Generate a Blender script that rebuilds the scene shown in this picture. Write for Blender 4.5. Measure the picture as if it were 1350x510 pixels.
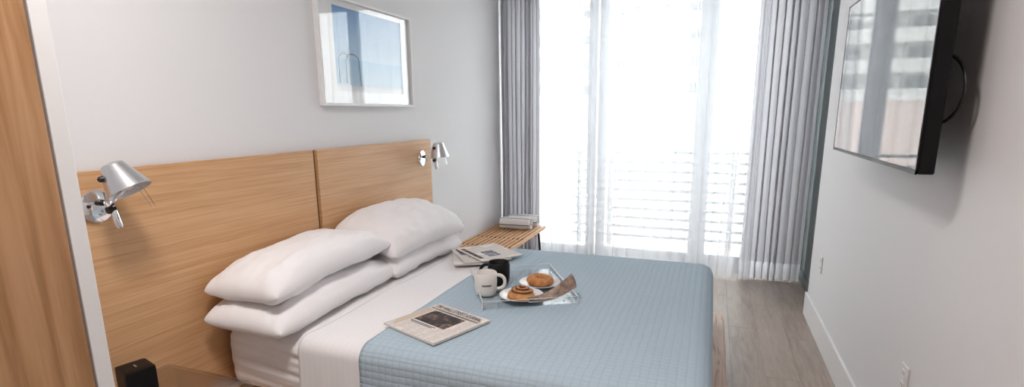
import bpy, bmesh, math, random
from mathutils import Vector, Matrix, noise

# ------------------------------------------------------------------ scene
for o in list(bpy.data.objects):
    bpy.data.objects.remove(o, do_unlink=True)
S = bpy.context.scene
C = S.collection
random.seed(7)
PI = math.pi

# camera (solved from the room's straight edges; 1350 x 510 frame)
H = 1.5
YAW, PITCH, ROLL, FPX, CYP = 0.35998, 0.20996, -0.009024, 699.725, 300.167
fw = Vector((-math.sin(YAW)*math.cos(PITCH), math.cos(YAW)*math.cos(PITCH), -math.sin(PITCH)))
r0 = Vector((math.cos(YAW), math.sin(YAW), 0)); u0 = r0.cross(fw)
rr = r0*math.cos(ROLL)+u0*math.sin(ROLL); uu = -r0*math.sin(ROLL)+u0*math.cos(ROLL)
cam = bpy.data.cameras.new('camera'); co = bpy.data.objects.new('camera', cam); C.objects.link(co)
cam.sensor_fit = 'HORIZONTAL'; cam.sensor_width = 36; cam.lens = 36*FPX/1350
cam.shift_y = (CYP-255)/1350; cam.clip_start = .05; cam.clip_end = 400
co.matrix_world = Matrix(((rr.x, uu.x, -fw.x, 0), (rr.y, uu.y, -fw.y, 0), (rr.z, uu.z, -fw.z, H), (0, 0, 0, 1)))
S.camera = co

# overcast daylight
w = bpy.data.worlds.new('overcast_sky'); S.world = w; w.use_nodes = True
bg = w.node_tree.nodes['Background']
bg.inputs[0].default_value = (.95, .98, 1.0, 1); bg.inputs[1].default_value = 2.2
S.view_settings.view_transform = 'Standard'; S.view_settings.look = 'None'
S.view_settings.gamma = 1; S.view_settings.use_curve_mapping = False
S.view_settings.exposure = 1.66

# (an added, unseen ceiling lamp for fill light is built further down)
# ------------------------------------------------------------------ helpers
def link(name, me, parent=None, mats=()):
    o = bpy.data.objects.new(name, me); C.objects.link(o)
    if me is not None:
        for m in mats: me.materials.append(m)
    if parent is not None: o.parent = parent
    return o
def tag(o, label=None, cat=None, group=None, kind=None):
    if label: o['label'] = label
    if cat: o['category'] = cat
    if group: o['group'] = group
    if kind: o['kind'] = kind
    return o
def thing(name, label, cat, loc=(0, 0, 0), rot=(0, 0, 0), group=None):
    o = link(name, None); o.location = loc; o.rotation_euler = rot
    return tag(o, label, cat, group)
def obj(name, bm, mat, parent=None, smooth=False, angle=None):
    bmesh.ops.recalc_face_normals(bm, faces=bm.faces[:])
    me = bpy.data.meshes.new(name); bm.to_mesh(me); bm.free()
    if smooth or angle is not None:
        for p in me.polygons: p.use_smooth = True
    if angle is not None:
        try: me.set_sharp_from_angle(angle=math.radians(angle))
        except Exception: pass
    mats = mat if isinstance(mat, (list, tuple)) else (mat,)
    return link(name, me, parent, mats)
def B(): return bmesh.new()
def box(bm, x0, x1, y0, y1, z0, z1, bev=0, seg=2):
    m = Matrix.LocRotScale(Vector(((x0+x1)/2, (y0+y1)/2, (z0+z1)/2)), None, Vector((abs(x1-x0), abs(y1-y0), abs(z1-z0))))
    g = bmesh.ops.create_cube(bm, size=1, matrix=m)
    if bev:
        es = list({e for v in g['verts'] for e in v.link_edges})
        bmesh.ops.bevel(bm, geom=es, offset=bev, segments=seg, affect='EDGES', profile=.5)
    return bm
def bx(x0, x1, y0, y1, z0, z1, bev=0, seg=2): return box(B(), x0, x1, y0, y1, z0, z1, bev, seg)
def grid(bm, f, nu, nv, closeu=False, closev=False, mi=None):
    V = [[bm.verts.new(f(i/nu, j/nv)) for j in range(nv+(0 if closev else 1))] for i in range(nu+(0 if closeu else 1))]
    for i in range(nu):
        for j in range(nv):
            a, b = V[i], V[(i+1) % len(V)]
            k = (j+1) % len(a)
            fc = bm.faces.new((a[j], b[j], b[k], a[k]))
            if mi: fc.material_index = mi(i, j)
    return V
def frame_of(d):
    d = Vector(d).normalized()
    a = Vector((0, 0, 1)) if abs(d.z) < .9 else Vector((1, 0, 0))
    x = d.cross(a).normalized(); return x, d.cross(x).normalized(), d
def lathe(bm, prof, n=32, org=(0, 0, 0), ax=(0, 0, 1)):
    X, Y, Zd = frame_of(ax); o = Vector(org); rings = []
    for r, z in prof:
        if r < 1e-6: rings.append([bm.verts.new(o+Zd*z)])
        else: rings.append([bm.verts.new(o+Zd*z+X*r*math.cos(2*PI*k/n)+Y*r*math.sin(2*PI*k/n)) for k in range(n)])
    for a, b in zip(rings, rings[1:]):
        for k in range(n):
            k2 = (k+1) % n
            if len(a) == 1 and len(b) == 1: continue
            if len(a) == 1: bm.faces.new((a[0], b[k], b[k2]))
            elif len(b) == 1: bm.faces.new((a[k], b[0], a[k2]))
            else: bm.faces.new((a[k], b[k], b[k2], a[k2]))
    return bm
def tube(bm, pts, r, n=10, cap=True):
    pts = [Vector(p) for p in pts]; rings = []; up = None
    for i, p in enumerate(pts):
        d = (pts[min(i+1, len(pts)-1)]-pts[max(i-1, 0)]).normalized()
        if up is None: X, Y, _ = frame_of(d)
        else:
            X = (up-d*up.dot(d)).normalized(); Y = d.cross(X)
        up = X
        R = r[i] if isinstance(r, (list, tuple)) else r
        rings.append([bm.verts.new(p+X*R*math.cos(2*PI*k/n)+Y*R*math.sin(2*PI*k/n)) for k in range(n)])
    for a, b in zip(rings, rings[1:]):
        for k in range(n): bm.faces.new((a[k], a[(k+1) % n], b[(k+1) % n], b[k]))
    if cap: bm.faces.new(rings[0][::-1]); bm.faces.new(rings[-1])
    return bm
def bez(p0, p1, p2, p3, n=12):
    P = [Vector(p) for p in (p0, p1, p2, p3)]
    return [P[0]*(1-t)**3+P[1]*3*t*(1-t)**2+P[2]*3*t*t*(1-t)+P[3]*t**3 for t in [i/n for i in range(n+1)]]
def rbox(bm, cx, cy, cz, hx, hy, hz, r, nx, ny, nz, disp=None):
    def put(p):
        q = Vector((max(-hx+r, min(hx-r, p.x)), max(-hy+r, min(hy-r, p.y)), max(-hz+r, min(hz-r, p.z))))
        d = p-q
        nrm = d.normalized() if d.length > 1e-9 else Vector((0, 0, 1))
        s = q+nrm*r
        if disp: s = s+disp(s, nrm)
        return s+Vector((cx, cy, cz))
    def lin(t, h, rad): return -h+2*h*t
    fs = []
    for s in (-1, 1):
        grid(bm, lambda a, b: put(Vector((lin(a, hx, r), lin(b, hy, r), s*hz))), nx, ny)
        grid(bm, lambda a, b: put(Vector((lin(a, hx, r), s*hy, lin(b, hz, r)))), nx, nz)
        grid(bm, lambda a, b: put(Vector((s*hx, lin(a, hy, r), lin(b, hz, r)))), ny, nz)
    bmesh.ops.remove_doubles(bm, verts=bm.verts[:], dist=1e-4)
    return bm
def nz(x, y, z=0): return noise.noise(Vector((x, y, z)))
def text_mesh(body, size, align='CENTER'):
    cu = bpy.data.curves.new('lettering', 'FONT'); cu.body = body; cu.size = size
    cu.align_x = align; cu.align_y = 'CENTER'; cu.resolution_u = 2
    t = bpy.data.objects.new('lettering', cu); C.objects.link(t)
    dg = bpy.context.evaluated_depsgraph_get(); dg.update()
    me = bpy.data.meshes.new_from_object(t.evaluated_get(dg))
    bpy.data.objects.remove(t, do_unlink=True)
    return me

# ------------------------------------------------------------------ materials
def newmat(name):
    m = bpy.data.materials.new(name); m.use_nodes = True
    nt = m.node_tree; return m, nt, nt.nodes['Principled BSDF'], nt.nodes['Material Output']
def L(nt, a, b): nt.links.new(a, b)
def coords(nt, scale=(1, 1, 1), rot=(0, 0, 0)):
    tc = nt.nodes.new('ShaderNodeTexCoord'); mp = nt.nodes.new('ShaderNodeMapping')
    mp.inputs['Scale'].default_value = scale; mp.inputs['Rotation'].default_value = rot
    L(nt, tc.outputs['Object'], mp.inputs[0]); return mp.outputs[0]
def ntex(nt, vec, scale, detail=3, dist=0):
    n = nt.nodes.new('ShaderNodeTexNoise'); n.inputs['Scale'].default_value = scale
    n.inputs['Detail'].default_value = detail; n.inputs['Distortion'].default_value = dist
    if vec is not None: L(nt, vec, n.inputs['Vector'])
    return n.outputs['Fac']
def ramp(nt, fac, stops):
    r = nt.nodes.new('ShaderNodeValToRGB'); e = r.color_ramp.elements
    while len(e) < len(stops): e.new(.5)
    for k, (p, c) in enumerate(stops): e[k].position = p; e[k].color = (*c, 1)
    L(nt, fac, r.inputs[0]); return r.outputs[0]
def bump(nt, h, b, strength, dist=.01):
    n = nt.nodes.new('ShaderNodeBump'); n.inputs['Strength'].default_value = strength; n.inputs['Distance'].default_value = dist
    L(nt, h, n.inputs['Height']); L(nt, n.outputs[0], b.inputs['Normal'])
def math_(nt, op, a, b=None):
    n = nt.nodes.new('ShaderNodeMath'); n.operation = op
    for k, v in enumerate((a, b)):
        if v is None: continue
        if isinstance(v, (int, float)): n.inputs[k].default_value = v
        else: L(nt, v, n.inputs[k])
    return n.outputs[0]
def plain(name, col, rough=.5, metal=0, nscale=0, nstr=0, var=0, spec=None):
    m, nt, b, _ = newmat(name)
    b.inputs['Base Color'].default_value = (*col, 1); b.inputs['Roughness'].default_value = rough; b.inputs['Metallic'].default_value = metal
    if spec is not None: b.inputs['Specular IOR Level'].default_value = spec
    v = coords(nt)
    if var:
        f = ntex(nt, v, max(nscale*.2, 3), 3)
        L(nt, ramp(nt, f, [(.3, tuple(c*(1-var) for c in col)), (.7, tuple(min(1, c*(1+var)) for c in col))]), b.inputs['Base Color'])
    if nstr: bump(nt, ntex(nt, v, nscale, 3), b, nstr)
    return m
def wood(name, dark, mid, light, scale, rough=.45, ring=3.0, bstr=.08):
    # scale: stretch vector, small along the grain
    m, nt, b, _ = newmat(name)
    v = coords(nt, scale)
    n1 = ntex(nt, v, 1.0, 5, 1.2)
    n2 = ntex(nt, v, 5.0, 4, .4)
    wv = nt.nodes.new('ShaderNodeMath'); wv.operation = 'SINE'
    L(nt, math_(nt, 'MULTIPLY', n1, ring*2*PI), wv.inputs[0])
    s = math_(nt, 'MULTIPLY', wv.outputs[0], .16)
    t = math_(nt, 'ADD', math_(nt, 'ADD', math_(nt, 'MULTIPLY', n1, .35), math_(nt, 'MULTIPLY', n2, .55)), math_(nt, 'ADD', s, .05))
    L(nt, ramp(nt, t, [(.28, dark), (.5, mid), (.72, light)]), b.inputs['Base Color'])
    b.inputs['Roughness'].default_value = rough
    bump(nt, n2, b, bstr, .004)
    return m
def fabric(name, col, weave=900, rough=.9, trans=0, bstr=.15, sheen=.0):
    m, nt, b, out = newmat(name)
    b.inputs['Base Color'].default_value = (*col, 1); b.inputs['Roughness'].default_value = rough
    b.inputs['Specular IOR Level'].default_value = .15
    bump(nt, ntex(nt, coords(nt), weave, 2), b, bstr, .001)
    if trans:
        t = nt.nodes.new('ShaderNodeBsdfTranslucent'); t.inputs[0].default_value = (*col, 1)
        mx = nt.nodes.new('ShaderNodeMixShader'); mx.inputs[0].default_value = trans
        L(nt, b.outputs[0], mx.inputs[1]); L(nt, t.outputs[0], mx.inputs[2]); L(nt, mx.outputs[0], out.inputs[0])
    return m
def clear(name, tint=(1, 1, 1), ior=1.45, rough=.02, base=0.0):
    m, nt, b, out = newmat(name); nt.nodes.remove(b)
    tr = nt.nodes.new('ShaderNodeBsdfTransparent'); tr.inputs[0].default_value = (*tint, 1)
    gl = nt.nodes.new('ShaderNodeBsdfGlossy'); gl.inputs['Roughness'].default_value = rough
    fr = nt.nodes.new('ShaderNodeFresnel'); fr.inputs[0].default_value = ior
    mx = nt.nodes.new('ShaderNodeMixShader')
    ge = nt.nodes.new('ShaderNodeNewGeometry')      # same reflectance from either side of the sheet
    L(nt, math_(nt, 'ADD', math_(nt, 'MULTIPLY', ge.outputs['Backfacing'], 1/ior-ior), ior), fr.inputs[0])
    f = math_(nt, 'ADD', fr.outputs[0], base)
    L(nt, f, mx.inputs[0]); L(nt, tr.outputs[0], mx.inputs[1]); L(nt, gl.outputs[0], mx.inputs[2]); L(nt, mx.outputs[0], out.inputs[0])
    return m

M = {}
M['wall'] = plain('white_wall_paint', (.80, .79, .80), .7, nscale=220, nstr=.03)
M['ceil'] = plain('ceiling_paint', (.86, .86, .86), .8)
M['trim'] = plain('white_trim_paint', (.84, .83, .83), .4)
M['grey'] = plain('grey_recess_paint', (.17, .20, .20), .6)
M['plate'] = plain('white_plastic', (.80, .78, .78), .35)
M['slot'] = plain('dark_slot', (.10, .09, .09), .6)
M['oak'] = wood('oak_headboard', (.50, .265, .12), (.64, .365, .18), (.73, .455, .25), (5, .75, 40), ring=1.0)
M['oakv'] = wood('oak_wardrobe', (.36, .18, .075), (.46, .245, .115), (.53, .30, .155), (14, 14, .9), ring=2.0)
M['oakgap'] = plain('dark_oak_groove', (.20, .095, .035), .6)
M['platform'] = wood('oak_platform', (.46, .27, .17), (.64, .42, .29), (.72, .50, .37), (26, 2.0, 26), ring=2.5)
M['bench'] = wood('bench_wood', (.58, .31, .16), (.62, .345, .185), (.66, .38, .21), (40, 2.5, 40), ring=.5)
M['benchdark'] = plain('dark_spacer_wood', (.16, .07, .03), .6)
M['tvblack'] = plain('matt_black_housing', (.006, .006, .007), .4, spec=.2)
M['sheet'] = fabric('white_cotton', (.90, .87, .875), 700, .85)
M['pillow'] = fabric('pillow_cotton', (.92, .89, .90), 700, .85)
M['black_metal'] = plain('black_metal', (.015, .015, .016), .4)
M['black'] = plain('black_plastic', (.012, .012, .013), .35)
M['chrome'] = plain('chrome', (.86, .86, .88), .08, 1)
M['alu'] = plain('brushed_aluminium', (.66, .66, .68), .32, 1)
M['aluin'] = plain('shade_inside', (.72, .71, .72), .5, .3)
M['mugw'] = plain('cream_stoneware', (.80, .76, .72), .3)
M['mugb'] = plain('black_stoneware', (.008, .008, .009), .45, spec=.25)
M['plate_c'] = plain('white_porcelain', (.84, .83, .83), .15)
M['ink'] = plain('dark_ink', (.06, .055, .055), .8)
M['acryl'] = clear('clear_acrylic', (.985, .99, .99), 1.3, .03)
M['acryl_n'] = clear('hazy_acrylic', (.93, .93, .94), 1.45, .18, .16)
M['edge_glint'] = plain('painted_edge_glint', (.80, .84, .85), .2)  # pale opaque colour stands in for light refracted at the tray's edges
M['glass'] = clear('window_glass', (.97, .985, .98), 1.45, .0)
M['picglass'] = clear('picture_glazing', (1, 1, 1), 1.5, .02, .02)
M['alum_frame'] = plain('pale_aluminium_frame', (.52, .54, .57), .4)
M['rail'] = plain('white_railing_paint', (.31, .32, .32), .5)
M['bwhite'] = plain('pale_render', (.62, .61, .59), .8, var=.04, nscale=5)
M['bwin'] = plain('far_window_glass', (.10, .11, .12), .3)
M['bred'] = plain('brick_render', (.60, .47, .43), .8)
M['conc'] = plain('balcony_concrete', (.60, .59, .57), .8, var=.06, nscale=20)

def floor_mat():
    m, nt, b, _ = newmat('grey_oak_plank')
    oi = nt.nodes.new('ShaderNodeObjectInfo')
    tc = nt.nodes.new('ShaderNodeTexCoord'); va = nt.nodes.new('ShaderNodeVectorMath'); va.operation = 'ADD'
    cb = nt.nodes.new('ShaderNodeCombineXYZ')
    for k in range(3): L(nt, math_(nt, 'MULTIPLY', oi.outputs['Random'], 37.0+k*11), cb.inputs[k])
    L(nt, tc.outputs['Object'], va.inputs[0]); L(nt, cb.outputs[0], va.inputs[1])
    mp = nt.nodes.new('ShaderNodeMapping'); mp.inputs['Scale'].default_value = (14, 1.6, 14); L(nt, va.outputs[0], mp.inputs[0])
    n1 = ntex(nt, mp.outputs[0], 1.0, 5, 1.5); n2 = ntex(nt, mp.outputs[0], 4.0, 4, .3)
    mp2 = nt.nodes.new('ShaderNodeMapping'); mp2.inputs['Scale'].default_value = (6, 3, 6); L(nt, va.outputs[0], mp2.inputs[0])
    n3 = ntex(nt, mp2.outputs[0], 1.0, 3, .6)
    knots = ramp(nt, n3, [(.66, (0, 0, 0)), (.78, (1, 1, 1))])
    t = math_(nt, 'ADD', math_(nt, 'MULTIPLY', n1, .5), math_(nt, 'MULTIPLY', n2, .5))
    t = math_(nt, 'ADD', t, math_(nt, 'MULTIPLY', math_(nt, 'SUBTRACT', oi.outputs['Random'], .5), .10))
    t = math_(nt, 'SUBTRACT', t, math_(nt, 'MULTIPLY', knots, .16))
    L(nt, ramp(nt, t, [(.25, (.29, .225, .185)), (.5, (.40, .325, .275)), (.75, (.48, .405, .35))]), b.inputs['Base Color'])
    b.inputs['Roughness'].default_value = .38
    bump(nt, n2, b, .08, .003)
    return m
M['floor'] = floor_mat()

def sheer_mat():
    m, nt, b, out = newmat('white_sheer_voile'); nt.nodes.remove(b)
    tr = nt.nodes.new('ShaderNodeBsdfTransparent'); tr.inputs[0].default_value = (1, 1, 1, 1)
    tl = nt.nodes.new('ShaderNodeBsdfTranslucent'); tl.inputs[0].default_value = (.86, .87, .90, 1)
    df = nt.nodes.new('ShaderNodeBsdfDiffuse'); df.inputs[0].default_value = (.86, .87, .90, 1)
    m1 = nt.nodes.new('ShaderNodeMixShader'); m1.inputs[0].default_value = .5
    L(nt, tl.outputs[0], m1.inputs[1]); L(nt, df.outputs[0], m1.inputs[2])
    # threads close up where the cloth turns away from the eye's line through it
    lw = nt.nodes.new('ShaderNodeLayerWeight'); lw.inputs[0].default_value = .35
    mx = nt.nodes.new('ShaderNodeMixShader'); mx.inputs[0].default_value = .50
    L(nt, m1.outputs[0], mx.inputs[2]); L(nt, tr.outputs[0], mx.inputs[1]); L(nt, mx.outputs[0], out.inputs[0])
    nt.nodes.remove(lw)
    return m
M['sheer'] = sheer_mat()
M['drape'] = fabric('pale_grey_drape', (.62, .61, .645), 500, .9, .30)
M['hem'] = fabric('sheer_white_hem', (.80, .80, .83), 500, .9, .40)

def quilt_mat():
    m, nt, b, _ = newmat('blue_quilted_cotton')
    tc = nt.nodes.new('ShaderNodeTexCoord'); sp = nt.nodes.new('ShaderNodeSeparateXYZ'); L(nt, tc.outputs['Object'], sp.inputs[0])
    wob = ntex(nt, coords(nt), 14, 2)
    hs = []
    for k, cell in enumerate((.030, .027, .027)):
        q = math_(nt, 'ADD', math_(nt, 'MULTIPLY', sp.outputs[k], PI/cell), math_(nt, 'MULTIPLY', wob, .9))
        s = math_(nt, 'ABSOLUTE', math_(nt, 'SINE', q))
        hs.append(math_(nt, 'POWER', s, .45))
    # stitched cells in x/y on the top, and one of them with z on the drops
    ge = nt.nodes.new('ShaderNodeNewGeometry'); sn = nt.nodes.new('ShaderNodeSeparateXYZ'); L(nt, ge.outputs['True Normal'], sn.inputs[0])
    fs = []
    for k in range(3):
        a = math_(nt, 'ABSOLUTE', sn.outputs[k])
        on = math_(nt, 'LESS_THAN', a, .8)
        one = math_(nt, 'SUBTRACT', 1.0, on)
        fs.append(math_(nt, 'ADD', math_(nt, 'MULTIPLY', hs[k], on), one))
    h = math_(nt, 'MULTIPLY', math_(nt, 'MULTIPLY', fs[0], fs[1]), fs[2])
    L(nt, ramp(nt, h, [(.0, (.385, .48, .56)), (.5, (.44, .54, .62))]), b.inputs['Base Color'])
    b.inputs['Roughness'].default_value = .8; b.inputs['Specular IOR Level'].default_value = .2
    bump(nt, h, b, .5, .005)
    return m
M['quilt'] = quilt_mat()

def stripe_sheet():
    m, nt, b, _ = newmat('satin_stripe_cotton')
    tc = nt.nodes.new('ShaderNodeTexCoord'); sp = nt.nodes.new('ShaderNodeSeparateXYZ'); L(nt, tc.outputs['Object'], sp.inputs[0])
    s = math_(nt, 'SINE', math_(nt, 'MULTIPLY', sp.outputs[0], 2*PI/.028))
    r = ramp(nt, s, [(.0, (.865, .84, .85)), (.35, (.88, .855, .865))]); L(nt, r, b.inputs['Base Color'])
    b.inputs['Roughness'].default_value = .7; b.inputs['Specular IOR Level'].default_value = .25
    return m
M['stripe'] = stripe_sheet()

def newsprint(seed):
    m, nt, b, _ = newmat('newsprint_columns')
    tc = nt.nodes.new('ShaderNodeTexCoord'); sp = nt.nodes.new('ShaderNodeSeparateXYZ'); L(nt, tc.outputs['Object'], sp.inputs[0])
    line = math_(nt, 'GREATER_THAN', math_(nt, 'SINE', math_(nt, 'MULTIPLY', sp.outputs[1], 2*PI/.0058)), .1)
    col = math_(nt, 'GREATER_THAN', math_(nt, 'FRACT', math_(nt, 'MULTIPLY', math_(nt, 'ADD', sp.outputs[0], 1.0), 1/.052)), .10)
    wd = math_(nt, 'GREATER_THAN', ntex(nt, coords(nt, (260, 60, 1)), 1.0, 1), .42)
    k = math_(nt, 'MULTIPLY', math_(nt, 'MULTIPLY', line, col), wd)
    blk = math_(nt, 'GREATER_THAN', ntex(nt, coords(nt, (9, 7, 1), (0, 0, seed)), 1.0, 0), .40)
    k = math_(nt, 'MULTIPLY', k, blk)
    L(nt, ramp(nt, k, [(0, (.80, .735, .69)), (1, (.44, .40, .38))]), b.inputs['Base Color'])
    b.inputs['Roughness'].default_value = .85
    return m
M['news'] = newsprint(.3)
M['news2'] = newsprint(1.7)
M['paper'] = plain('plain_newsprint', (.78, .72, .68), .85)
M['papertan'] = plain('tan_newsprint', (.60, .50, .40), .85)
def photo_mat(name, stops, sc):
    m, nt, b, _ = newmat(name)
    f = ntex(nt, coords(nt, (sc, sc*.8, sc)), 1.0, 4, .8)
    L(nt, ramp(nt, f, stops), b.inputs['Base Color']); b.inputs['Roughness'].default_value = .7
    return m
M['photo'] = photo_mat('printed_photo', [(.38, (.02, .02, .022)), (.55, (.07, .05, .045)), (.66, (.26, .16, .12))], 28)
M['photo2'] = photo_mat('printed_photo_blue', [(.35, (.03, .03, .05)), (.5, (.16, .17, .24)), (.66, (.40, .36, .36))], 40)

# ------------------------------------------------------------------ setting
XL, XR, YW, ZC = -2.05, .74, 5.42, 2.95
YB = -2.4
fl = obj('floor', bx(XL-.2, .95, YB-.1, YW+.1, -.08, -.012), M['slot']); tag(fl, kind='structure')
PWD, PLN = .185, 1.28
pb = bx(-PWD/2+.0004, PWD/2-.0004, -PLN/2+.0004, PLN/2-.0004, -.012, 0, .0008, 1)
pme = bpy.data.meshes.new('plank'); pb.to_mesh(pme); pb.free(); pme.materials.append(M['floor'])
nx_ = int((.93-XL)/PWD)+2
for i in range(nx_):
    off = random.random()*PLN
    for j in range(8):
        y = YB-off+PLN*(j+.5)
        x = .90-PWD*(i+.35)
        if x < XL-.1 or y-PLN/2 > YW-.05 or y < YB-.5: continue
        o = link('plank', pme, fl); o.location = (x, y, 0)
tag(obj('ceiling', bx(XL-.2, .95, YB-.1, YW+.1, ZC, ZC+.1), M['ceil']), kind='structure')
tag(obj('wall_left', bx(XL-.12, XL, YB, YW+.1, 0, ZC), M['wall']), kind='structure')
tag(obj('wall_right', bx(XR, .95, YB, 4.34, 0, ZC), M['wall']), kind='structure')
tag(obj('wall_recess', bx(.83, .95, 4.34, YW+.1, 0, ZC), M['grey']), kind='structure')
tag(obj('wall_front', bx(XL, XR, YB-.12, YB, 0, ZC), M['wall']), kind='structure')
bm = B(); box(bm, XL, .83, YW-.06, YW+.08, 2.82, ZC); box(bm, XL, -1.93, YW-.06, YW+.08, 0, 2.82); box(bm, .70, .83, YW-.06, YW+.08, 0, 2.82)
tag(obj('wall_back', bm, M['wall']), kind='structure')
bm = bx(XR-.016, XR, YB, 4.355, 0, .175, .004)
tag(obj('baseboard_right', bm, M['trim']), kind='structure')
tag(obj('baseboard_recess', bx(.818, .83, 4.36, YW-.06, 0, .10, .003), M['grey']), kind='structure')
tag(obj('baseboard_left', bx(XL, XL+.014, 3.75, YW-.06, 0, .15, .004), M['trim']), kind='structure')

# sliding glass door behind the sheers
wn = link('window_1', None); tag(wn, 'floor to ceiling sliding glass doors behind the sheer curtains', None, kind='structure'); wn.location = (-.6, YW, 0)
def wp(name, x0, x1, z0, z1, y0, y1, m, bev=.004):
    b_ = bx(x0+.6, x1+.6, y0, y1, z0, z1, bev)
    return obj(name, b_, m, wn)
wp('frame_rail', -1.93, .70, .0, .055, -.06, .07, M['alum_frame'])
wp('frame_rail', -1.93, .70, 2.75, 2.82, -.06, .07, M['alum_frame'])
for a, b_ in ((-1.93, -1.86), (.63, .70)): wp('frame_jamb', a, b_, .055, 2.75, -.06, .07, M['alum_frame'])
for x, dy in ((-1.16, 0), (-1.055, .03), (-.13, 0), (-.06, .03)): wp('frame_stile', x-.045, x+.045, .055, 2.75, -.03+dy, .015+dy, M['alum_frame'])
for a, b_, dy in ((-1.86, -1.205, 0), (-1.01, -.175, .02), (-.015, .63, 0)):
    wp('sash_rail', a, b_, .055, .135, -.02+dy, .02+dy, M['alum_frame'])
    wp('sash_rail', a, b_, 2.68, 2.75, -.02+dy, .02+dy, M['alum_frame'])
    wp('glass_pane', a, b_, .135, 2.68, -.004+dy, .004+dy, M['glass'], 0)

# ------------------------------------------------------------------ outside
tag(obj('balcony_slab', bx(-4.5, 3.5, YW+.1, 6.45, -.25, -.03), M['conc']), kind='structure')
tag(obj('ground', bx(-120, 120, 8, 200, -14.5, -14), M['conc']), kind='structure')
rl = thing('balcony_railing', 'white balcony railing with horizontal slats outside the glass doors', 'railing', (-.6, 6.2, -.03))
for k in range(10):
    z = 1.10-.0 - k*.108
    obj('slat', bx(-.98, 2.6, -.012, .012, z-.017, z+.017, .003, 1), M['rail'], rl)
for x in (-.865, -.50, .83, 1.9):
    obj('post', bx(x-.03, x+.03, -.02+.03, .03+.03, 0, 1.12, .004, 1), M['rail'], rl)
bd = thing('apartment_block', 'tall pale apartment block with balcony bands far beyond the balcony', 'building', (-15, 68, -14))
obj('wall', bx(-16, 13.5, 2.0, 14, 0, 40), M['bwhite'], bd)
for k in range(13):
    z = 1.1+3.05*k
    obj('balcony_band', bx(-16.2, 13.7, 0, 2.2, z, z+1.45, .05, 1), M['bwhite'], bd)
    if 4 < k < 11:
        for i in range(9):
            x = -14.2+3.2*i
            wdo = obj('window', bx(x, x+1.9, 1.93, 2.02, z+1.1, z+2.75), M['bwin'], bd)
            obj('window_frame', bx(x+.9, x+1.0, 1.9, 1.94, z+1.1, z+2.75), M['bwhite'], wdo)
b2 = thing('low_building', 'low brick coloured building in front of the pale block', 'building', (-11, 44, -14))
obj('wall', bx(-5, 4, 0, 8, 0, 16.2), M['bred'], b2); obj('roof', bx(-5.2, 4.2, -.2, 8.2, 16.2, 16.6), M['bwhite'], b2)

# ------------------------------------------------------------------ curtains
def curtain(name, x0, x1, y0, amp, folds, mat, seed, z0=.012, z1=ZC-.03, lean=lambda u, t: 0, nzv=26, zlo=None, parent=None, depth=0, spread=.12):
    rnd = random.Random(seed)
    ph = [0]
    for k in range(folds): ph.append(ph[-1]+.55+rnd.random()*.9)
    tot = ph[-1]; ph = [p/tot for p in ph]
    am = [amp*(.55+.8*rnd.random()) for _ in range(folds+1)]
    def f(u, t):
        z = z0+(z1-z0)*t
        k = 0
        while k < folds-1 and u > ph[k+1]: k += 1
        s = (u-ph[k])/(ph[k+1]-ph[k])
        a = am[k]
        c = (1-math.cos(2*PI*s))/2
        y = y0-a*c*(.75+.25*(1-t)) + .012*nz(u*6+seed, t*1.3)
        x = x0+(x1-x0)*u + .35*a*math.sin(2*PI*s)*(1 if folds else 0) + lean(u, t) + .012*nz(u*9+seed*2, t*2.1)*(1-t)
        return Vector((x, y+depth, z))
    bm = B(); grid(bm, f, folds*12, nzv)
    return obj(name, bm, mat, parent, smooth=True)
# sheers
o = curtain('sheer_curtain', -1.80, -.86, 5.27, .055, 8, M['sheer'], 3); tag(o, 'white sheer curtain panel between the grey drape and the second window frame', 'curtain', 'sheer curtains')
o = curtain('sheer_curtain', -.93, .24, 5.195, .048, 9, M['sheer'], 11, lean=lambda u, t: 0); tag(o, 'wide white sheer curtain hanging across the middle of the glass doors', 'curtain', 'sheer curtains')
o = curtain('sheer_curtain', .14, .37, 5.07, .036, 4, M['sheer'], 17, lean=lambda u, t: -.10*(1-t)**1.5*(1-u)+.02*(1-t)); tag(o, 'gathered white sheer curtain flaring out beside the right grey drape', 'curtain', 'sheer curtains')
# grey drapes
dl = thing('drape', 'pale grey drape hanging in folds in the corner behind the slatted bench', 'curtain', (0, 0, 0), group='grey drapes')
curtain('drape_cloth', -2.03, -1.63, 5.14, .055, 9, M['drape'], 5, parent=dl)
dr = thing('drape', 'pale grey drape with white hem gathered beside the television wall', 'curtain', (0, 0, 0), group='grey drapes')
def lnR(u, t): return -.05*(1-t)
curtain('drape_cloth', .30, .80, 5.17, .055, 9, M['drape'], 9, z0=.17, parent=dr, lean=lambda u, t: 0)
curtain('hem_band', .30, .80, 5.17, .055, 9, M['hem'], 9, z0=.012, z1=.17, nzv=5, parent=dr)
tr = thing('curtain_track', 'white ceiling curtain track above the glass doors', 'curtain track', (-.6, 5.2, ZC))
obj('rail', bx(-1.43, 1.42, -.10, .10, -.025, 0, .004), M['trim'], tr)

# ------------------------------------------------------------------ wardrobe at the left edge
wd = thing('wardrobe', 'tall wardrobe with oak front and grey white edge at the left', 'wardrobe', (-1.67, -.6, 0))
obj('body', bx(-.37, .345, -1.55, 1.354, 0, 2.6, .002), M['trim'], wd)
obj('edge_panel', bx(.345, .37, 1.3185, 1.354, 0, 2.6, .002), M['trim'], wd)
obj('door', bx(.347, .372, .30, 1.312, .03, 2.59, .002), M['oakv'], wd)
obj('door', bx(.347, .372, -.72, .294, .03, 2.59, .002), M['oakv'], wd)
obj('plinth', bx(.345, .365, -1.5, 1.3, 0, .028), M['slot'], wd)

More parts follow.
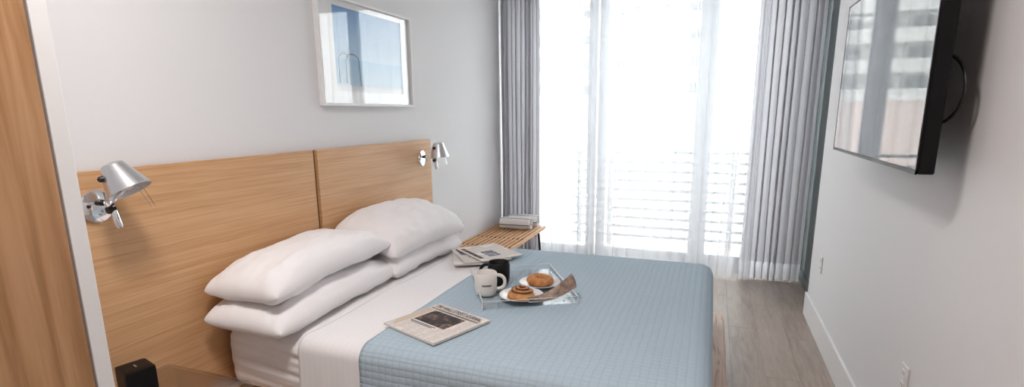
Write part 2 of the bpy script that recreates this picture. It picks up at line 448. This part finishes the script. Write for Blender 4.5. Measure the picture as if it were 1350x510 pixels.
# ------------------------------------------------------------------ headboard
hb = thing('headboard', 'wide oak headboard of two panels with a dark groove between', 'headboard', (-2.03, 2.32, 0))
obj('panel', bx(-.002, .02, -1.28, -.004, .12, 1.3225, .002), M['oak'], hb)
obj('panel', bx(-.002, .02, .026, 1.28, .12, 1.3225, .002), M['oak'], hb)
obj('groove_strip', bx(-.016, -.006, -.02, .04, .12, 1.320), M['oakgap'], hb)
obj('backing_frame', bx(-.0195, -.0165, -1.25, 1.25, .1, 1.31), M['oakgap'], hb)

# ------------------------------------------------------------------ wall lamps
def lamp(loc, label, ax, sc, jo):
    t = thing('wall_lamp', label, 'lamp', loc, group='chrome wall lamps on the headboard')
    obj('wall_plate', lathe(B(), [(0, 0), (.056, 0), (.058, .004), (.057, .010), (.050, .014), (0, .0155)], 40, ax=(1, 0, 0)), M['chrome'], t, angle=35)
    bm = lathe(B(), [(0, .01), (.011, .01), (.011, .03), (.006, .034), (0, .034)], 16, (0, .008, .012), (1, 0, 0)); k = obj('pivot', bm, M['black'], t, angle=40)
    J = Vector(jo)
    obj('arm', tube(B(), bez((.02, .008, .012), (.06, .008, .012), tuple(J+Vector((-.04, 0, .03))), tuple(J+Vector((-.002, 0, .004)))), .0065, 10), M['chrome'], t, smooth=True)
    obj('joint', lathe(B(), [(0, -.012), (.012, -.012), (.013, 0), (.012, .012), (0, .012)], 16, tuple(J), (0, 1, .2)), M['black'], t, angle=40)
    obj('handle', lathe(B(), [(0, .0), (.008, .0), (.009, -.012), (.0115, -.018), (.0125, -.07), (.010, -.078), (0, -.079)], 18, tuple(J+Vector((0, .004, .012))), (-.12, -.12, 1)), M['chrome'], t, angle=40)
    A = Vector(ax).normalized()
    top = Vector(sc)
    prof = [(0, -.002), (.030, -.002), (.036, .002), (.0385, .008), (.072, .098), (.0735, .1015), (.0722, .102), (.070, .099), (.0365, .010), (.030, .004), (0, .004)]
    s = obj('lamp_shade', lathe(B(), prof[:6], 48, tuple(top), A), M['alu'], t, angle=40)
    obj('shade_lining', lathe(B(), prof[5:], 48, tuple(top), A), M['aluin'], s, angle=40)
    # knob at the back of the shade
    X, Y, Zd = frame_of(A)
    side = Vector((-.2, -.95, 0)); side = (side-A*side.dot(A)).normalized()
    obj('clip_knob', lathe(B(), [(0, -.004), (.010, -.004), (.010, .012), (.006, .017), (0, .017)], 16, tuple(top+A*.035+side*.046), side), M['black'], s, angle=40)
    base = top+A*.085
    obj('shade_bracket', tube(B(), [tuple(J+Vector((0, 0, .008))), tuple((J+base)/2+Vector((0, 0, .01))), tuple(base)], .006, 8), M['chrome'], t, smooth=True)
    obj('bulb', lathe(B(), [(0, .0), (.012, .0), (.014, .03), (.024, .055), (.026, .07), (.018, .088), (0, .094)], 20, tuple(top+A*.004), A), M['plate'], s, smooth=True)
    for d in (-.008, .008):
        p = base+Vector((.02, .03+d, .0))
        obj('wire_rod', tube(B(), [tuple(p), tuple(p+Vector((.01, .03, -.075)))], .0011, 6), M['chrome'], t)
    return t
lamp((-2.01, 1.203, 1.20), 'chrome wall lamp with tilted aluminium shade beside the wardrobe', (.44, .16, -.88), (.105, .010, .145), (.10, -.012, -.005))
lamp((-2.01, 3.455, 1.19), 'chrome wall lamp with upright aluminium shade near the window curtain', (.04, .02, -1), (.135, .020, .114), (.11, .0, -.012))

# ------------------------------------------------------------------ framed picture
pc = thing('framed_picture', 'white framed photograph of a pool ladder and blue water on the wall', 'picture', (XL+.001, 2.925, 1.858))
PW, PH = .478, .300
obj('backing_board', bx(0, .006, -PW+.01, PW-.01, -PH+.01, PH-.01), M['plate'], pc)
fr = .016
for nm, (a, b_, c, d) in {'frame_rail': (-PW, PW, PH-fr, PH), 'frame_rail.': (-PW, PW, -PH, -PH+fr), 'frame_stile': (-PW, -PW+fr, -PH+fr, PH-fr), 'frame_stile.': (PW-fr, PW, -PH+fr, PH-fr)}.items():
    obj(nm.strip('.'), bx(0, .032, a, b_, c, d, .002), M['trim'], pc)
ay0, ay1, az0, az1 = -.332, .370, -.215, .252
bm = B()
for (a, b_, c, d) in ((-PW+fr, ay0, -PH+fr, PH-fr), (ay1, PW-fr, -PH+fr, PH-fr), (ay0, ay1, az1, PH-fr), (ay0, ay1, -PH+fr, az0)): box(bm, .006, .012, a, b_, c, d)
obj('mat_board', bm, M['plate_c'], pc)
m, nt, b_, _ = newmat('pool_print')
tc = nt.nodes.new('ShaderNodeTexCoord'); sp = nt.nodes.new('ShaderNodeSeparateXYZ'); L(nt, tc.outputs['Object'], sp.inputs[0])
zz = math_(nt, 'ADD', math_(nt, 'MULTIPLY', sp.outputs[2], 2.14), .46)
zz = math_(nt, 'ADD', zz, math_(nt, 'MULTIPLY', ntex(nt, coords(nt, (1, 5, 40)), 1, 3), .03))
L(nt, ramp(nt, zz, [(.06, (.72, .70, .72)), (.11, (.40, .58, .72)), (.40, (.24, .49, .72)), (.42, (.35, .55, .74)), (1.0, (.09, .28, .58))]), b_.inputs['Base Color']); b_.inputs['Roughness'].default_value = .6
M['print'] = m
obj('print', bx(.006, .008, ay0, ay1, az0, az1), M['print'], pc)
M['ladderink'] = plain('printed_steel', (.07, .11, .17), .5)
for y0, y1, y2, z0 in ((-.30, -.25, -.20, -.17), (-.235, -.17, -.10, -.17)):
    pts = [(.0088, y0, z0)]+[(.0088, y0+(y1-y0)*(1-math.cos(a)), -.045+.045*math.sin(a)) for a in [PI*k/14 for k in range(13)]]+[(.0088, y2, z0-.01)]
    obj('printed_ladder', tube(B(), pts, .0035, 6), M['ladderink'], pc)
obj('glazing', bx(.0135, .0155, -PW+fr, PW-fr, -PH+fr, PH-fr), M['picglass'], pc)

# ------------------------------------------------------------------ bed
pf = thing('bed_platform', 'oak bed platform showing past the foot of the blue quilt', 'bed frame', (-.94, 2.43, 0))
obj('deck', rbox(B(), 0, 0, .24, 1.07, .92, .06, .02, 20, 16, 6), M['platform'], pf, angle=35)
for sx in (-.85, .85):
    for sy in (-.72, .72): obj('leg', bx(sx-.035, sx+.035, sy-.035, sy+.035, 0, .182, .004), M['platform'], pf)
mz0, mz1 = .302, .598
def mdisp(s, n):
    d = Vector((0, 0, 0))
    if n.y < -.3:
        wv = nz(s.x*1.3+4, s.z*19+s.x*2.6, 3)+.6*nz(s.x*2.6, s.z*38+s.x*4, 7)
        d.y -= .020*max(-.5, wv)*min(1, (1.05-abs(s.x))*4)
    if n.z > .5: d.z += .004*nz(s.x*5, s.y*4, 1)
    return d
o = obj('mattress', rbox(B(), -.985, 2.43, (mz0+mz1)/2, 1.005, .815, (mz1-mz0)/2, .072, 120, 60, 36, mdisp), M['sheet'], smooth=True)
tag(o, 'thick mattress in a creased white fitted sheet on the oak platform', 'mattress')

# drape over a mattress: outline points + profile (inset, height)
def strip_cover(name, xf0, xf1, y1, y2, zt, r, zh0, zh1, nx, mat, wav=0, seed=0, thick=.006):
    prof = []
    for k in range(10): prof.append((y1, zh0+(zt-r-zh0)*k/10, 1-k/10, -1))
    for k in range(9):
        a = PI/2*k/8; prof.append((y1+r-r*math.cos(a), zt-r+r*math.sin(a), 0, 0))
    for k in range(1, 40): prof.append((y1+r+(y2-y1-2*r)*k/40, zt, 0, 0))
    for k in range(9):
        a = PI/2*(1-k/8); prof.append((y2-r+r*math.cos(a), zt-r+r*math.sin(a), 0, 0))
    for k in range(1, 11): prof.append((y2, zt-r-(zt-r-zh1)*k/10, k/10, 1))
    n = len(prof)-1
    def f(u, v):
        y, z, d, s = prof[round(v*n)]
        x0, x1 = xf0(y, z), xf1(y, z)
        x = x0+(x1-x0)*u
        y += s*d*(.010+wav*nz(x*9+seed, z*2, 2))
        if d == 0: z += .0015*nz(x*6+seed, y*5, 4)
        return Vector((x, y, z))
    bm = B(); grid(bm, f, nx, n)
    o = obj(name, bm, mat, smooth=True)
    md = o.modifiers.new('thickness', 'SOLIDIFY'); md.thickness = thick; md.offset = -1
    return o
o = strip_cover('flat_sheet', lambda y, z: -1.535+.02*nz(y*3, z*2, 9), lambda y, z: -1.13, 1.588, 3.262, .612, .06, .309, .309, 40, M['stripe'], .02, 3, .004)
tag(o, 'white flat sheet folded across the bed between the pillows and the quilt', 'sheet')

# quilt
def quilt():
    y1, y2, xh, xf, zt, r, rc = 1.572, 3.284, -1.215, .052, .628, .07, .085
    out = []
    n1 = 70
    for k in range(n1+1): out.append((xh+(xf-rc-xh)*k/n1, y1, 0, -1))
    for k in range(1, 9):
        a = PI/2*k/8; out.append((xf-rc+rc*math.sin(a), y1+rc-rc*math.cos(a), math.sin(a), -math.cos(a)))
    n2 = 80
    for k in range(1, n2): out.append((xf, y1+rc+(y2-y1-2*rc)*k/n2, 1, 0))
    for k in range(0, 9):
        a = PI/2*k/8; out.append((xf-rc+rc*math.cos(a), y2-rc+rc*math.sin(a), math.cos(a), math.sin(a)))
    for k in range(1, n1+1): out.append((xf-rc-(xf-rc-xh)*k/n1, y2, 0, 1))
    zh = .335
    prof = [(0, zh+(zt-r-zh)*k/10, 1-k/10) for k in range(10)]
    prof += [(r-r*math.cos(PI/2*k/8), zt-r+r*math.sin(PI/2*k/8), 0) for k in range(9)]
    ym = (y1+y2)/2; hw = (y2-y1)/2
    V = []
    bm = B()
    for i, (x, y, nx0, ny0) in enumerate(out):
        col = []
        foot = abs(nx0)
        for ins, z, d in prof:
            wv = d*(.016*nz(x*7, y*6, z*1.5)+.012+.0*foot)
            if foot > .5: wv *= .35
            px, py = x-nx0*(ins-wv), y-ny0*(ins-wv)
            zz_ = z
            if ny0 < -.5 and nx0 < .5: zz_ = z-d*.025   # near side hangs lower
            col.append((px, py, zz_))
        sx = min(max(x-nx0*r, xh), xf-hw)
        ex, ey = x-nx0*r, y-ny0*r
        for k in range(1, 25):
            t = k/24
            px, py = ex+(sx-ex)*t, ey+(ym-ey)*t
            col.append((px, py, zt+.005*nz(px*4, py*3, 5)*min(1, t*6)+.002*nz(px*14, py*9, 8)))
        if 0 <= i:
            # wavy head edge
            h = max(0, 1-(x-xh)/.12)
            col = [(c[0]+h*(.012*nz(c[1]*3, c[2]*4, 1)+.03*(c[1]-2.4)/.9*.5), c[1], c[2]) for c in col]
        V.append([bm.verts.new(c) for c in col])
    for a, b_ in zip(V, V[1:]):
        for k in range(len(a)-1): bm.faces.new((a[k], b_[k], b_[k+1], a[k+1]))
    bmesh.ops.remove_doubles(bm, verts=bm.verts[:], dist=1e-4)
    o = obj('quilt', bm, M['quilt'], smooth=True)
    md = o.modifiers.new('thickness', 'SOLIDIFY'); md.thickness = .011; md.offset = -1
    return o
q = quilt(); tag(q, 'light blue quilted bedspread covering the foot half of the bed', 'quilt')
# make sure the shell faces up and grows inward
QZ = .632

# pillows
def pillow(label, c, hx, hy, T, rot, seed, droop=.0, sag=.0):
    bm = B()
    nu, nv = 40, 64
    def f(sgn):
        def g(a, b_):
            # denser sampling near the seams
            u = math.sin((a-.5)*PI); v = math.sin((b_-.5)*PI)
            x = hx*u*(1-.03*(1-v*v)-.05*(u*v)**6); y = hy*v*(1-.03*(1-u*u)-.03*(u*v)**6)
            e = max(0, (1-abs(u)**3.0)*(1-abs(v)**4.5))
            h = T*e**.42
            cr = (abs(u)*abs(v))**1.5
            wr = .012*nz(u*2.2+seed, v*3.1, 1)+.007*nz(u*5+v*3+seed, v*5-u*4, 6)+.013*(.5-abs(nz(u*3.5+v*2+seed, v*2.5-u*2, 4)))*2*(.4+cr)
            h += wr*min(1, e*3)
            z = h if sgn > 0 else -h*.80
            z += -droop*max(0, u)**2*hx*2 - sag*(v*v)
            x += .012*nz(v*2+seed, 3, u); y += .008*nz(u*2+seed, 8, v)
            return Vector((x, y, z))
        return g
    grid(bm, f(1), nu, nv); grid(bm, f(-1), nu, nv)
    bmesh.ops.remove_doubles(bm, verts=bm.verts[:], dist=2e-4)
    o = obj('pillow', bm, M['pillow'], smooth=True)
    o.location = c; o.rotation_euler = rot
    tag(o, label, 'pillow', 'white pillows against the headboard')
    return o
R_ = math.radians
pillow('white pillow at the bottom of the near stack by the wardrobe', (-1.780, 1.975, .684), .205, .470, .088, (0, R_(2), R_(3)), 1.3, .02, .022)
pillow('white pillow on top of the near stack by the wardrobe', (-1.785, 1.965, .836), .200, .440, .092, (R_(1.5), R_(-1), R_(2)), 5.1, .0, .035)
pillow('white pillow at the bottom of the far stack by the bench', (-1.765, 2.800, .684), .205, .400, .088, (0, R_(2), R_(-2)), 9.7, .02, .022)
pillow('white pillow on top of the far stack by the bench', (-1.750, 2.790, .852), .225, .405, .105, (R_(0), R_(14), R_(-3)), 14.2, .04, .035)

# ------------------------------------------------------------------ nightstand + speaker
ns = thing('nightstand', 'clear acrylic waterfall nightstand between the wardrobe and the bed', 'nightstand', (-1.80, 1.10, 0))
def waterfall(bm, hx, y0, y1, zt, th, r):
    outer = [(y0, 0)]+[(y0+r-r*math.cos(PI/2*k/8), zt-r+r*math.sin(PI/2*k/8)) for k in range(9)]+[(y1-r+r*math.sin(PI/2*k/8), zt-r+r*math.cos(PI/2*k/8)) for k in range(9)]+[(y1, 0)]
    ri = r-th
    inner = [(y0+th, 0)]+[(y0+r-ri*math.cos(PI/2*k/8), zt-r+ri*math.sin(PI/2*k/8)) for k in range(9)]+[(y1-r+ri*math.sin(PI/2*k/8), zt-r+ri*math.cos(PI/2*k/8)) for k in range(9)]+[(y1-th, 0)]
    rings = []
    for x in (-hx, hx): rings.append(([bm.verts.new((x, y, z)) for y, z in outer], [bm.verts.new((x, y, z)) for y, z in inner]))
    n = len(outer)
    for k in range(n-1):
        for s in (0, 1): bm.faces.new((rings[0][s][k], rings[0][s][k+1], rings[1][s][k+1], rings[1][s][k]))
        for e in (0, 1): bm.faces.new((rings[e][0][k], rings[e][0][k+1], rings[e][1][k+1], rings[e][1][k]))
    for k in (0, n-1): bm.faces.new((rings[0][0][k], rings[1][0][k], rings[1][1][k], rings[0][1][k]))
    return bm
obj('acrylic_shell', waterfall(B(), .20, -.30, .30, .53, .012, .05), M['acryl_n'], ns, angle=40)
obj('lower_shelf', bx(-.195, .195, -.288, .288, .20, .21, .002), M['acryl'], ns)
sk = thing('speaker', 'small black cube speaker standing on the acrylic nightstand', 'speaker', (-1.857, 1.150, .5305), (0, 0, R_(-16)))
obj('body', rbox(B(), 0, 0, .058, .052, .048, .058, .006, 8, 8, 8), M['tvblack'], sk, angle=40)
obj('logo_mark', bx(-.012, .012, -.003, .003, .116, .1166), M['alu'], sk)

# ------------------------------------------------------------------ newspapers
def newspaper(label, c, rz, wx, wy, mat, seed, group, front=False, th=.008, tilt=0, photos=()):
    t = thing('newspaper', label, 'newspaper', c, (tilt, 0, rz), group)
    def sheet(z, g, jit, curl):
        bm = B()
        rnd = random.Random(seed*10+z*1000)
        dx, dy = (rnd.random()-.5)*jit, (rnd.random()-.5)*jit
        f = lambda s: (lambda a, b_: Vector(((a-.5)*wx+dx, (b_-.5)*wy+dy, z+(g if s else 0)+curl*((2*a-1)**2*.3+(max(0, 1-2*b_))**2*.3))))
        A_ = grid(bm, f(1), 12, 12); B_ = grid(bm, f(0), 12, 12)
        for k in range(12):
            for (p, q_) in (((k, 0), (k+1, 0)), ((k, 12), (k+1, 12)), ((0, k), (0, k+1)), ((12, k), (12, k+1))):
                bm.faces.new((A_[p[0]][p[1]], A_[q_[0]][q_[1]], B_[q_[0]][q_[1]], B_[p[0]][p[1]]))
        return bm
    obj('inside_section', sheet(0, th*.45, .008, .004), M['paper'], t, angle=40)
    obj('middle_section', sheet(th*.5, th*.25, .006, .004), M['paper'], t, angle=40)
    zt = th*.8
    obj('front_page', sheet(zt, th*.2, 0, .004), mat, t, angle=40)
    zt = th+.0022
    for k, (x0, x1, y0, y1, mm) in enumerate(photos):
        obj('printed_photo', bx(x0, x1, y0, y1, zt-.002, zt), mm, t)
    if front:
        me = text_mesh('THE WALL STREET JOURNAL.', .036)
        o = link('masthead_lettering', me, t, (M['ink'],)); o.location = (0, wy*.5-.032, zt); 
        sx = (wx*.90)/max(.01, max(v.co.x for v in me.vertices)-min(v.co.x for v in me.vertices)); o.scale = (sx, 1.15, 1)
        obj('masthead_rule', bx(-wx*.46, wx*.46, wy*.5-.0560, wy*.5-.0553, zt-.002, zt), M['ink'], t)
        obj('masthead_rule', bx(-wx*.46, wx*.46, wy*.5-.0630, wy*.5-.0624, zt-.002, zt), M['ink'], t)
        obj('blank_strip', bx(-wx*.5+.002, -wx*.5+.045, -wy*.5+.01, wy*.5-.07, zt-.0025, zt-.0006), M['papertan'], t)
        obj('headline_strip', bx(-.115, .06, -.072, -.045, zt-.0025, zt-.0006), M['paper'], t)
        for (a, b_, y) in ((-.108, .052, -.054), (-.095, .04, -.064)):
            for k in range(14):
                x0 = a+(b_-a)*k/14
                obj('headline_mark', bx(x0, x0+(b_-a)/14*.74, y-.0032, y+.0032, zt-.001, zt), M['ink'], t)
    return t
n1c = Vector(((-1.246-1.179-.869-.96)/4, (1.795+2.117+1.989+1.691)/4, QZ))
newspaper('folded newspaper with masthead and dark group photograph on the near quilt', n1c+Vector((.012, -.02, 0)), math.atan2(-.115, .30), .325, .315, M['news'], 1, 'newspapers on the bed', True,
          photos=((-.105, .085, -.038, .082, M['photo']),))
newspaper('lowest newspaper of the far stack, sticking out on the white sheet', (-1.345, 2.945, QZ), R_(-62), .40, .30, M['news2'], 2, 'newspapers on the bed', th=.005, photos=((-.18, -.04, -.12, -.05, M['photo2']),))
newspaper('middle newspaper of the far stack, fanned between two others', (-1.335, 2.965, QZ+.0075), R_(-50), .38, .29, M['news'], 3, 'newspapers on the bed', th=.005, photos=((-.15, .0, -.12, -.04, M['photo2']),))
newspaper('topmost newspaper of the far stack, lying partly on blue quilt', (-1.285, 2.995, QZ+.015), R_(-38), .36, .29, M['news2'], 4, 'newspapers on the bed', th=.005, photos=((-.02, .10, -.05, .03, M['photo2']), (-.15, .12, -.125, -.10, M['photo'])))

# ------------------------------------------------------------------ breakfast tray
trc = Vector((-.883, 2.45, QZ+.001)); tra = math.atan2(.247, .393)
ta = math.atan2(.50-.245, .247+.145)
ty = thing('serving_tray', 'clear acrylic serving tray with the breakfast on the blue quilt', 'tray', trc, (0, 0, R_(30)))
TW, TD, TH = .225, .285, .034
obj('tray_base', bx(-TW, TW, -TD, TD, 0, .005), M['acryl'], ty)
for nm, a in (('tray_side', (-TW, TW, -TD, -TD+.004)), ('tray_side', (-TW, TW, TD-.004, TD)), ('tray_end', (-TW, -TW+.004, -TD, TD)), ('tray_end', (TW-.004, TW, -TD, TD))):
    s = obj(nm, bx(*a, .005, TH), M['acryl'], ty)
    obj('edge_glint_strip', bx(*a, TH, TH+.0012), M['edge_glint'], s)
for sx in (-1, 1):
    for sy in (-1, 1): obj('corner_glint_strip', bx(sx*TW-.0025, sx*TW+.0025, sy*TD-.0025, sy*TD+.0025, 0, TH), M['edge_glint'], ty)
TZ = trc.z+.0055
def mug(label, c, mat, rz, r=.055, h=.112, logo=False):
    t = thing('mug', label, 'mug', c, (0, 0, rz), 'mugs on the tray')
    obj('cup', lathe(B(), [(0, 0), (r*.80, 0), (r*.90, .006), (r*.98, .025), (r, h*.6), (r, h-.003), (r-.003, h), (r-.006, h-.003), (r-.006, .03), (r*.7, .012), (0, .010)], 40), mat, t, angle=50)
    pts = bez((r-.004, 0, h*.86), (r+.055, 0, h*.90), (r+.052, 0, h*.18), (r-.004, 0, h*.24), 16)
    obj('handle', tube(B(), pts, .0085, 10), mat, t, smooth=True)
    if logo:
        k = 9
        for i in range(k):
            a = -1.72-rz+.52+(i-4)*.085
            a = LOGO+(i-(k-1)/2)*.095
            px, py = (r+.0006)*math.cos(a), (r+.0006)*math.sin(a)
            bm = bx(-.0004, .0006, -.0019, .0019, -.004, .004)
            bmesh.ops.rotate(bm, verts=bm.verts[:], cent=(0, 0, 0), matrix=Matrix.Rotation(a, 3, 'Z'))
            bmesh.ops.translate(bm, verts=bm.verts[:], vec=(px, py, h*.50))
            obj('printed_lettering', bm, M['ink'], t)
    return t
LOGO = R_(-82)
mug('cream mug with a small dark printed word on the tray', (-1.000, 2.285, TZ), M['mugw'], R_(20), logo=True)
mug('black mug standing behind the cream mug on the tray', (-1.005, 2.47, TZ), M['mugb'], R_(195), .058, .114)
def plate(label, c, r=.106):
    o = obj('plate', lathe(B(), [(0, 0), (r*.58, 0), (r*.62, .003), (r*.90, .014), (r, .019), (r*.995, .0205), (r*.88, .0165), (r*.62, .0065), (0, .005)], 48), M['plate_c'], angle=60)
    o.location = c; tag(o, label, 'plate', 'plates on the tray'); return o
p1 = (-.815, 2.285, TZ); p2 = (-.79, 2.50, TZ)
plate('white plate holding the cinnamon roll', p1); plate('white plate holding the glazed doughnut', p2)
M['dough'] = photo_mat('baked_dough', [(.3, (.42, .17, .05)), (.5, (.56, .25, .085)), (.7, (.66, .34, .13))], 30)
M['donut'] = photo_mat('glazed_doughnut', [(.3, (.42, .15, .04)), (.5, (.56, .23, .07)), (.72, (.68, .36, .15))], 34)
M['cinn'] = plain('cinnamon_filling', (.10, .035, .012), .5)
cr = thing('cinnamon_roll', 'cinnamon roll with a dark spiral on the nearer plate', 'pastry', (p1[0], p1[1], TZ+.0062))
bm = B(); Rr, Hh = .068, .046
def rollz(r_, th_): 
    e = max(0, 1-(r_/Rr)**5)**.5
    return Hh*e*(.62+.52*(1-r_/Rr))+.005*math.cos(2*PI*(r_/.020)-th_+PI)*e
rings = [[bm.verts.new((Rr*k/24*math.cos(a), Rr*k/24*math.sin(a), rollz(Rr*k/24, a))) for a in [2*PI*i/40 for i in range(40)]] for k in range(1, 25)]
ctr = bm.verts.new((0, 0, rollz(0, 0))); bot = bm.verts.new((0, 0, 0))
for i in range(40):
    j = (i+1) % 40
    bm.faces.new((ctr, rings[0][i], rings[0][j])); bm.faces.new((bot, rings[-1][j], rings[-1][i]))
    for a, b_ in zip(rings, rings[1:]): bm.faces.new((a[i], b_[i], b_[j], a[j]))
obj('dough', bm, M['dough'], cr, smooth=True)
pts = []
for k in range(90):
    th_ = k/89*2*PI*2.75; r_ = .004+.020*(th_/(2*PI))
    pts.append((r_*math.cos(th_+PI), r_*math.sin(th_+PI), rollz(min(r_, Rr*.97), th_+PI)+.0015))
obj('filling', tube(B(), pts, .0038, 6), M['cinn'], cr, smooth=True)
bm = B()
def dn(a, b_):
    A_, P_ = 2*PI*a, 2*PI*b_
    R1, r1 = .046, .0235
    rr_ = R1+r1*math.cos(P_)*(1+.05*nz(math.cos(A_)*2, math.sin(A_)*2, 3))
    return Vector((rr_*math.cos(A_), rr_*math.sin(A_), r1*.86+r1*.86*math.sin(P_)+.003*nz(math.cos(A_)*3, math.sin(A_)*3, P_)))
grid(bm, dn, 40, 20, True, True)
o = obj('doughnut', bm, M['donut'], smooth=True); o.location = (p2[0], p2[1], TZ+.0085); tag(o, 'golden glazed doughnut on the farther plate', 'pastry')
# folded brochure leaning over the plates
fb = thing('folded_brochure', 'brown folded brochure propped up against the plates on the tray', 'brochure', (-.70, 2.24, TZ))
M['broch'] = photo_mat('brochure_print', [(.35, (.20, .13, .10)), (.5, (.36, .25, .20)), (.68, (.46, .37, .31))], 22)
def brochure(zoff):
    A0 = Vector((-.060, -.030, .030)); A1 = Vector((.105, .145, .115))
    side = Vector((.030, -.030, -.048))
    def f(a, b_):
        p = A0.lerp(A1, a)+Vector((0, 0, -.024*math.sin(PI*a)))
        wdt = (.25+.85*a)
        return p+side*b_*wdt+Vector((0, 0, zoff))+Vector((.006*math.sin(PI*b_), 0, 0))
    return f
for k, mm in ((0, 'broch'), (.005, 'paper')):
    bm = B(); grid(bm, brochure(-k), 18, 6)
    o = obj('cover' if k == 0 else 'inner_leaf', bm, M[mm], fb, smooth=True)
    md = o.modifiers.new('thickness', 'SOLIDIFY'); md.thickness = .0025

# ------------------------------------------------------------------ bench and towels
bn = thing('slatted_bench', 'slatted wooden bench with black legs under the corner drape', 'bench', (-1.783, 4.42, 0))
NB = 12; bw = .50
for k in range(NB):
    x = -bw/2+.011+(bw-.022)*k/(NB-1)
    wid = .0100
    obj('slat', bx(x-wid, x+wid, -.62, .62, .366, .398, .002, 1), M['bench'], bn)
for k in range(NB-1):
    x = -bw/2+.011+(bw-.022)*(k+.5)/(NB-1)
    for y in (-.30, .02): obj('spacer', bx(x-.0115, x+.0115, y-.016, y+.016, .364, .393, .001, 1), M['benchdark'], bn)
for y in (-.40, .0, .40): obj('cross_bar', bx(-bw/2+.02, bw/2-.02, y-.02, y+.02, .332, .366, .002, 1), M['bench'], bn)
for y, s in ((.54, 1), (-.54, -1)):
    bm = B()
    for x in (-.20, .20):
        tube(bm, [(x, y, .352), (x+.02*(1 if x > 0 else -1), y+.02*s, .004)], .012, 8)
    tube(bm, [(-.20, y, .342), (.20, y, .342)], .012, 8); tube(bm, [(-.22, y+.02*s, .012), (.22, y+.02*s, .012)], .012, 8)
    obj('leg_frame', bm, M['black_metal'], bn, smooth=True)
M['towel'] = fabric('white_towel', (.82, .79, .78), 300, .95, 0, .5)
M['tstripe'] = fabric('grey_towel_stripe', (.13, .13, .15), 300, .95, 0, .4)
def towel(label, c, rz, ln, r):
    bm = B(); N = 260; turns = 3.1
    def f(a, b_):
        th_ = 2*PI*turns*a
        rad = r*(.16+.84*a)
        y = rad*math.cos(th_-.6); z = rad*math.sin(th_-.6)
        z = max(z, -r*.84)
        edge = abs(b_-.5)*2
        return Vector(((b_-.5)*ln*(1-.04*(1-a)) + .004*nz(a*9, b_*3), y*1.04*(1-.10*edge**6), z*(1-.12*edge**6)+r*.02))
    def mi(i, j):
        ph = (i/N*turns*a_per) % 1
        return 1 if ph < .13 else 0
    a_per = 5.0
    grid(bm, f, N, 16, mi=mi)
    o = obj('rolled_towel', bm, (M['towel'], M['tstripe']), smooth=True)
    md = o.modifiers.new('thickness', 'SOLIDIFY'); md.thickness = .007; md.offset = -1
    o.location = c; o.rotation_euler = (0, 0, rz); tag(o, label, 'towel', 'striped towels on the bench')
    return o
towel('rolled white towel with dark stripes at the front of the bench', (-1.765, 4.80, .4580), R_(2), .31, .071)
towel('rolled white towel with dark stripes behind the other towel', (-1.745, 4.965, .4580), R_(4), .31, .071)

# ------------------------------------------------------------------ television
tv = thing('television', 'flat black wall television reflecting the bright window', 'television', (.585, 2.56, 1.655))
TWd, THt = .615, .345
obj('housing', bx(.002, .048, -TWd, TWd, -THt, THt, .006), M['tvblack'], tv)
m, nt, b_, _ = newmat('tv_screen'); b_.inputs['Base Color'].default_value = (.012, .012, .013, 1); b_.inputs['Roughness'].default_value = .03; b_.inputs['IOR'].default_value = 1.75
M['screen'] = m
obj('screen', bx(-.001, .0019, -TWd+.008, TWd-.008, -THt+.014, THt-.008), M['screen'], tv)
bm = B()
for a in ((-TWd, TWd, -THt, -THt+.013), (-TWd, TWd, THt-.007, THt), (-TWd, -TWd+.007, -THt, THt), (TWd-.007, TWd, -THt, THt)): box(bm, -.002, .0025, *a)
obj('bezel', bm, M['tvblack'], tv)
obj('rear_bulge', bx(.048, .075, -.42, .42, -.28, .10, .01), M['black'], tv)
obj('mount_bracket', bx(.075, .095, -.22, .22, -.12, .12, .003), M['black_metal'], tv)
obj('mount_arm', bx(.095, .145, -.05, .05, -.05, .05, .003), M['black_metal'], tv)
obj('wall_plate', bx(.143, .1545, -.16, .16, -.14, .14, .003), M['black_metal'], tv)
obj('cable', tube(B(), bez((.06, -.46, .02), (.11, -.60, .02), (.12, -.62, -.18), (.055, -.52, -.20), 20), .005, 8), M['black'], tv, smooth=True)
obj('mount_hook', bx(.070, .085, -.50, -.48, .06, .24, .002), M['black_metal'], tv)

# ------------------------------------------------------------------ wall plates
def outlet(name, label, c, rz, screwless=True, up=True):
    t = thing(name, label, 'wall plate', c, (0, 0, rz), 'wall plates')
    obj('cover_plate', bx(0, .007, -.036, .036, -.058, .058, .003), M['plate'], t)
    for z in (-.024, .024):
        s = obj('socket', bx(.007, .009, -.017, .017, z-.016, z+.016, .002, 1), M['trim'], t)
        for y in (-.007, .007): obj('slot', bx(.0088, .0094, y-.0012, y+.0012, z-.004, z+.007), M['slot'], s)
    return t
outlet('power_outlet', 'white outlet low on the television wall near the grey recess', (XR-.0005, 3.97, .49), PI)
outlet('power_outlet', 'white outlet low on the television wall at the bottom edge', (XR-.0005, 2.25, .505), PI)
outlet('power_outlet', 'white outlet on the headboard wall between pillows and bench', (XL+.0005, 4.18, .533), 0)

# ------------------------------------------------------------------ added fill lamp, unseen above the frame, placed from the television's shadow
cl = thing('added_fill_lamp', 'added round white fill lamp, unseen, above the near side of the bed', 'lamp', (-.85, .70, ZC))
obj('housing', lathe(B(), [(0, 0), (.30, 0), (.30, -.035), (.285, -.05), (.27, -.05), (.27, -.03), (0, -.03)], 48), M['trim'], cl, angle=40)
m, nt, b_, out = newmat('fill_lamp_diffuser'); b_.inputs['Base Color'].default_value = (.9, .9, .9, 1)
b_.inputs['Emission Color'].default_value = (1, .95, .92, 1); b_.inputs['Emission Strength'].default_value = 17
obj('diffuser', lathe(B(), [(.27, -.045), (.26, -.06), (.18, -.072), (0, -.078)], 48), m, cl, smooth=True)
